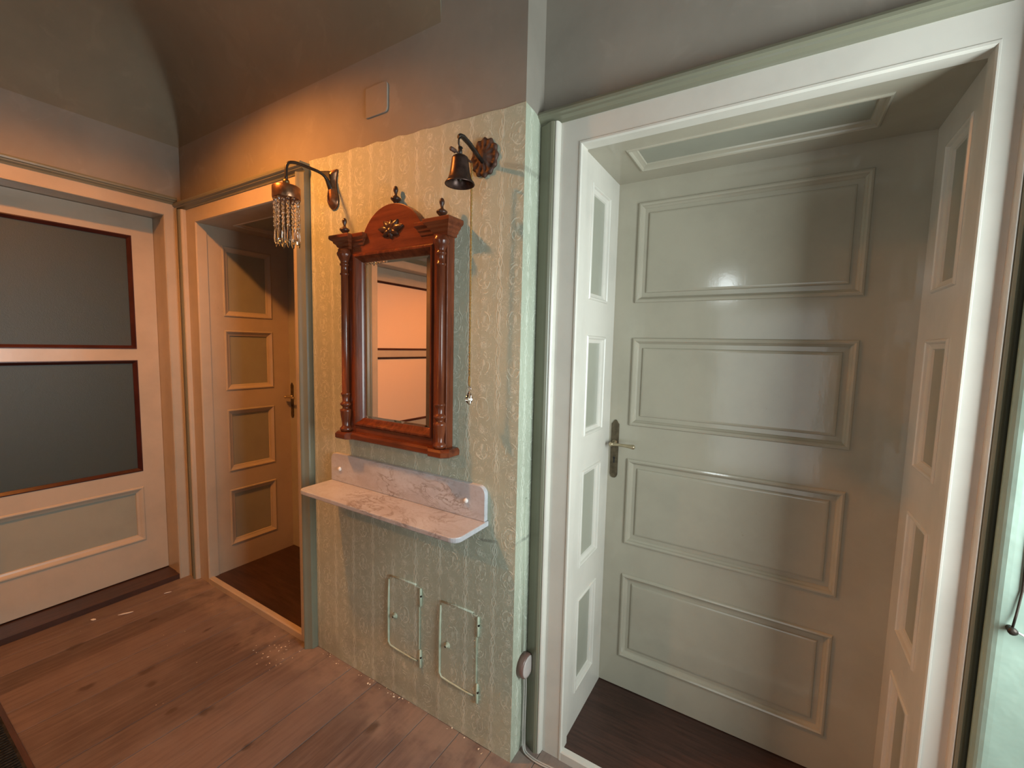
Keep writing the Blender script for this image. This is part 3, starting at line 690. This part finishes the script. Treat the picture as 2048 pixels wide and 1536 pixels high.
# ------------------------------------------------------------------ painted-over soot hatches
def hatch(u0, u1, z0, z1, label):
    h = tag(empty('soot_hatch', ((u0+u1)/2, 0, z0)), label, 'hatch', 'painted soot hatches')
    f = F((0, -t, 0), (1, 0, 0), (0, 0, 1), (0, -1, 0)); w = u1-u0; H = z1-z0
    mb = MB(); mb.prism(rr_poly(u0+.008, u1-.012, z0+.028, z1-.004, .006, .003, .003, .006, 3), f, 0, .0042); mb.build('cover_plate', 'paper', h, bev=.002)
    mb = MB(); P = [(u0+.006, z1-.02), (u0+.003, z1-.10), (u0+.002, z0+.12), (u0+.002, z0+.045), (u0+.012, z0+.030), (u0+.05, z0+.026), (u1-.05, z0+.022), (u1-.022, z0+.024)]
    mb.tube([f(a, b_, .003) for a, b_ in P], .005, 8, radii=[.004, .0062, .0062, .006, .005, .0045, .004, .003]); mb.build('rim_bead', 'paperedge', h)
    mb = MB(); mb.tube([f(a, b_, .003) for a, b_ in ((u0+.008, z1-.006), (u0+.07, z1-.001), (u1-.03, z1+.001))], .0035, 8); mb.build('rim_bead', 'paper', h)
    for zc in (z1-.040, z0+.040):
        mb = MB(); mb.tube([f(u1-.006, zc+.036, .0045), f(u1-.006, zc+.032, .0045), f(u1-.006, zc-.034, .0045), f(u1-.006, zc-.038, .0045)], .005, 8, radii=[.002, .0052, .0052, .002]); hg = mb.build('hinge', 'paperedge', h)
        mb = MB(); mb.lathe(f(u1-.001, zc+.006, .0046), [(.0035, 0), (.0035, -.0045)], 'y', 8); mb.build('hinge_pin', 'dark', hg)
    mb = MB(); fbox(mb, f, u1-.016, u1-.010, z0+.075, z1-.075, .002, .0055); mb.build('edge_strip', 'paperedge', h)
    mb = MB(); mb.lathe(f(u0+.040, (z0+z1)/2+.002, .004), [(.013, 0), (.010, -.004), (.006, -.006), (.005, -.010), (.001, -.011)], 'y', 12); kn = mb.build('latch', 'paperedge', h)
    mb = MB(); mb.lathe(f(u0+.038, (z0+z1)/2, .0135), [(.0035, 0), (.0035, -.0018)], 'y', 8); mb.build('latch_hole', 'dark', kn)
hatch(1.666, 1.846, .168, .492, 'painted-over iron soot hatch low on the wall, nearer the doorway')
hatch(1.932, 2.112, .150, .476, 'painted-over iron soot hatch low on the wall, nearer the wall corner')
# old cover plate under the upper plaster
cp = MB(); f0 = F((0, 0, 0), (1, 0, 0), (0, 0, 1), (0, -1, 0))
cp.prism(rr_poly(1.553, 1.668, 2.232, 2.338, .004, .016, .016, .004, 4), f0, 0, .006)
tag(cp.build('plastered_cover_plate', 'plaster', bev=.002), 'square plate plastered over on the upper wall above the mirror', 'cover plate')

# ------------------------------------------------------------------ junction box and its leads on the narrow return
jb = tag(empty('junction_box', (L, .062, .275)), 'round brown junction box low on the green wall corner', 'junction box')
mb = MB(); mb.lathe((L+t, .062, .315), [(.040, 0), (.040, .020), (.037, .024), (.010, .0245)], 'x', 28); mb.build('box_body', 'bakelite', jb)
mb = MB(); mb.lathe((L+t, .062, .315), [(.0365, .0235), (.035, .0265), (.028, .0278), (.002, .0280)], 'x', 28); mb.build('box_lid', 'porcelain', jb)
cbs = []
for i, (dx, dy) in enumerate(((0, 0), (.004, .007))):
    P = [(L+.012+dx, .058+dy, .280), (L+.012+dx, .062+dy, .24), (L+.010+dx, .066+dy, .18), (L+.009+dx, .066+dy, .10), (L+.012+dx, .062+dy, .03), (L+.024, .050+dy, .006), (2.32, .042+dy, .005), (2.42, .054+dy, .005), (2.60, .064+dy, .005), (2.85, .062+dy, .005), (3.2, .052+dy, .005)]
    Q = [Vector(p) for p in P]; sm = []
    for a, b_ in zip(Q[:-1], Q[1:]):
        for k in range(4): sm.append(a.lerp(b_, k/4))
    sm.append(Q[-1])
    for _ in range(2): sm = [sm[0]]+[(sm[i-1]+sm[i]*2+sm[i+1])/4 for i in range(1, len(sm)-1)]+[sm[-1]]
    mb = MB(); mb.tube(sm, .0028, 8)
    o = mb.build('cable', 'cable'); tag(o, ('thin grey cable from the junction box, the one lying outermost on the floor', 'thin grey cable from the junction box, the one closer to the big door')[i], 'cable', 'leads of the junction box')
# nail with a wire at the far right
nl = tag(empty('wall_hook', (3.350, .045, .86)), 'small metal hook in the pale green wall at the far right', 'hook')
mb = MB(); mb.lathe((3.346, .045, .870), [(.006, 0), (.006, -.010), (.0075, -.012), (.0075, -.016), (.002, -.018)], 'y', 12); mb.build('hook_head', 'iron', nl)
mb = MB(); mb.tube([(3.350, .036, .870), (3.365, .034, .864), (3.380, .038, .852)], .002, 6); mb.build('hook_tail', 'white', nl)
mb = MB(); mb.tube([(3.346, .034, .874), (3.351, .040, .90), (3.356, .0425, .95), (3.355, .0425, 1.05), (3.364, .0425, 1.16), (3.371, .0425, 1.28), (3.379, .0425, 1.45)], .002, 6)
tag(mb.build('wall_wire', 'iron'), 'thin dark wire hanging on the pale green wall above the hook', 'wire')

# ------------------------------------------------------------------ floor: mat, plaster crumbs, flakes
mt = tag(empty('floor_mat', (.75, -1.2, 0)), 'dark ribbed mat at the lower left corner of the floor', 'mat')
mb = MB(); mb.box(.30, 1.40, -1.60, -.862, .0005, .007, .002); mb.build('mat_backing', 'rug', mt)
mb = MB()
for i in range(74):
    x = .312+i*.0146; mb.tube([(x, -1.59, .0085), (x+.002, -1.2, .0085), (x, -.872, .0085)], .0045, 6)
rb = mb.build('mat_ribs', 'rug', mt); rb['kind'] = 'stuff'
mb = MB(); mb.box(.295, 1.405, -.866, -.850, .0005, .0075, .002); mb.build('mat_edge', MAT['threshold'], mt)
mb = MB(); rng = random.Random(3)
def crumb(x, y, s):
    bm = bmesh.new()
    for _ in range(7): bm.verts.new((x+rng.uniform(-s, s), y+rng.uniform(-s, s), .0004+rng.uniform(0, s*.8)))
    bmesh.ops.convex_hull(bm, input=bm.verts); bm.verts.index_update()
    used = [v for v in bm.verts if v.link_faces]; ix = {v.index: i for i, v in enumerate(used)}
    mb.add([v.co.copy() for v in used], [[ix[v.index] for v in f.verts] for f in bm.faces]); bm.free()
for _ in range(34): crumb(rng.gauss(1.09, .055), rng.gauss(-.13, .045), rng.uniform(.0015, .005))
for _ in range(30): crumb(rng.uniform(1.2, 2.2), rng.uniform(-.03, -.004), rng.uniform(.002, .006))
for _ in range(14): crumb(rng.uniform(.1, 1.0), rng.uniform(-.6, -.04), rng.uniform(.001, .0025))
o = mb.build('plaster_crumbs', 'chip'); o['kind'] = 'stuff'; tag(o, 'pale plaster crumbs strewn on the floor by the doorway and wall', 'crumbs')
def flake(cx, cy, ln, wd, ang, label):
    P = [(-ln, 0), (-ln*.4, wd), (ln*.5, wd*.8), (ln, .1*wd), (ln*.4, -wd), (-ln*.5, -wd*.7)]
    ca, sa = math.cos(ang), math.sin(ang); mb = MB()
    mb.prism(P, lambda u, v, n=0: Vector((cx+u*ca-v*sa, cy+u*sa+v*ca, n)), .0008, .003)
    tag(mb.build('paint_flake', 'white'), label, 'paint flake')
flake(.185, -.385, .030, .005, 1.1, 'long white paint flake on the floor before the glazed door')
flake(.118, -.49, .013, .007, .6, 'small white paint flake on the floor beside the dark threshold')
flake(.14, -.19, .016, .003, 1.2, 'thin white paint flake on the floor near the corner of the door frames')
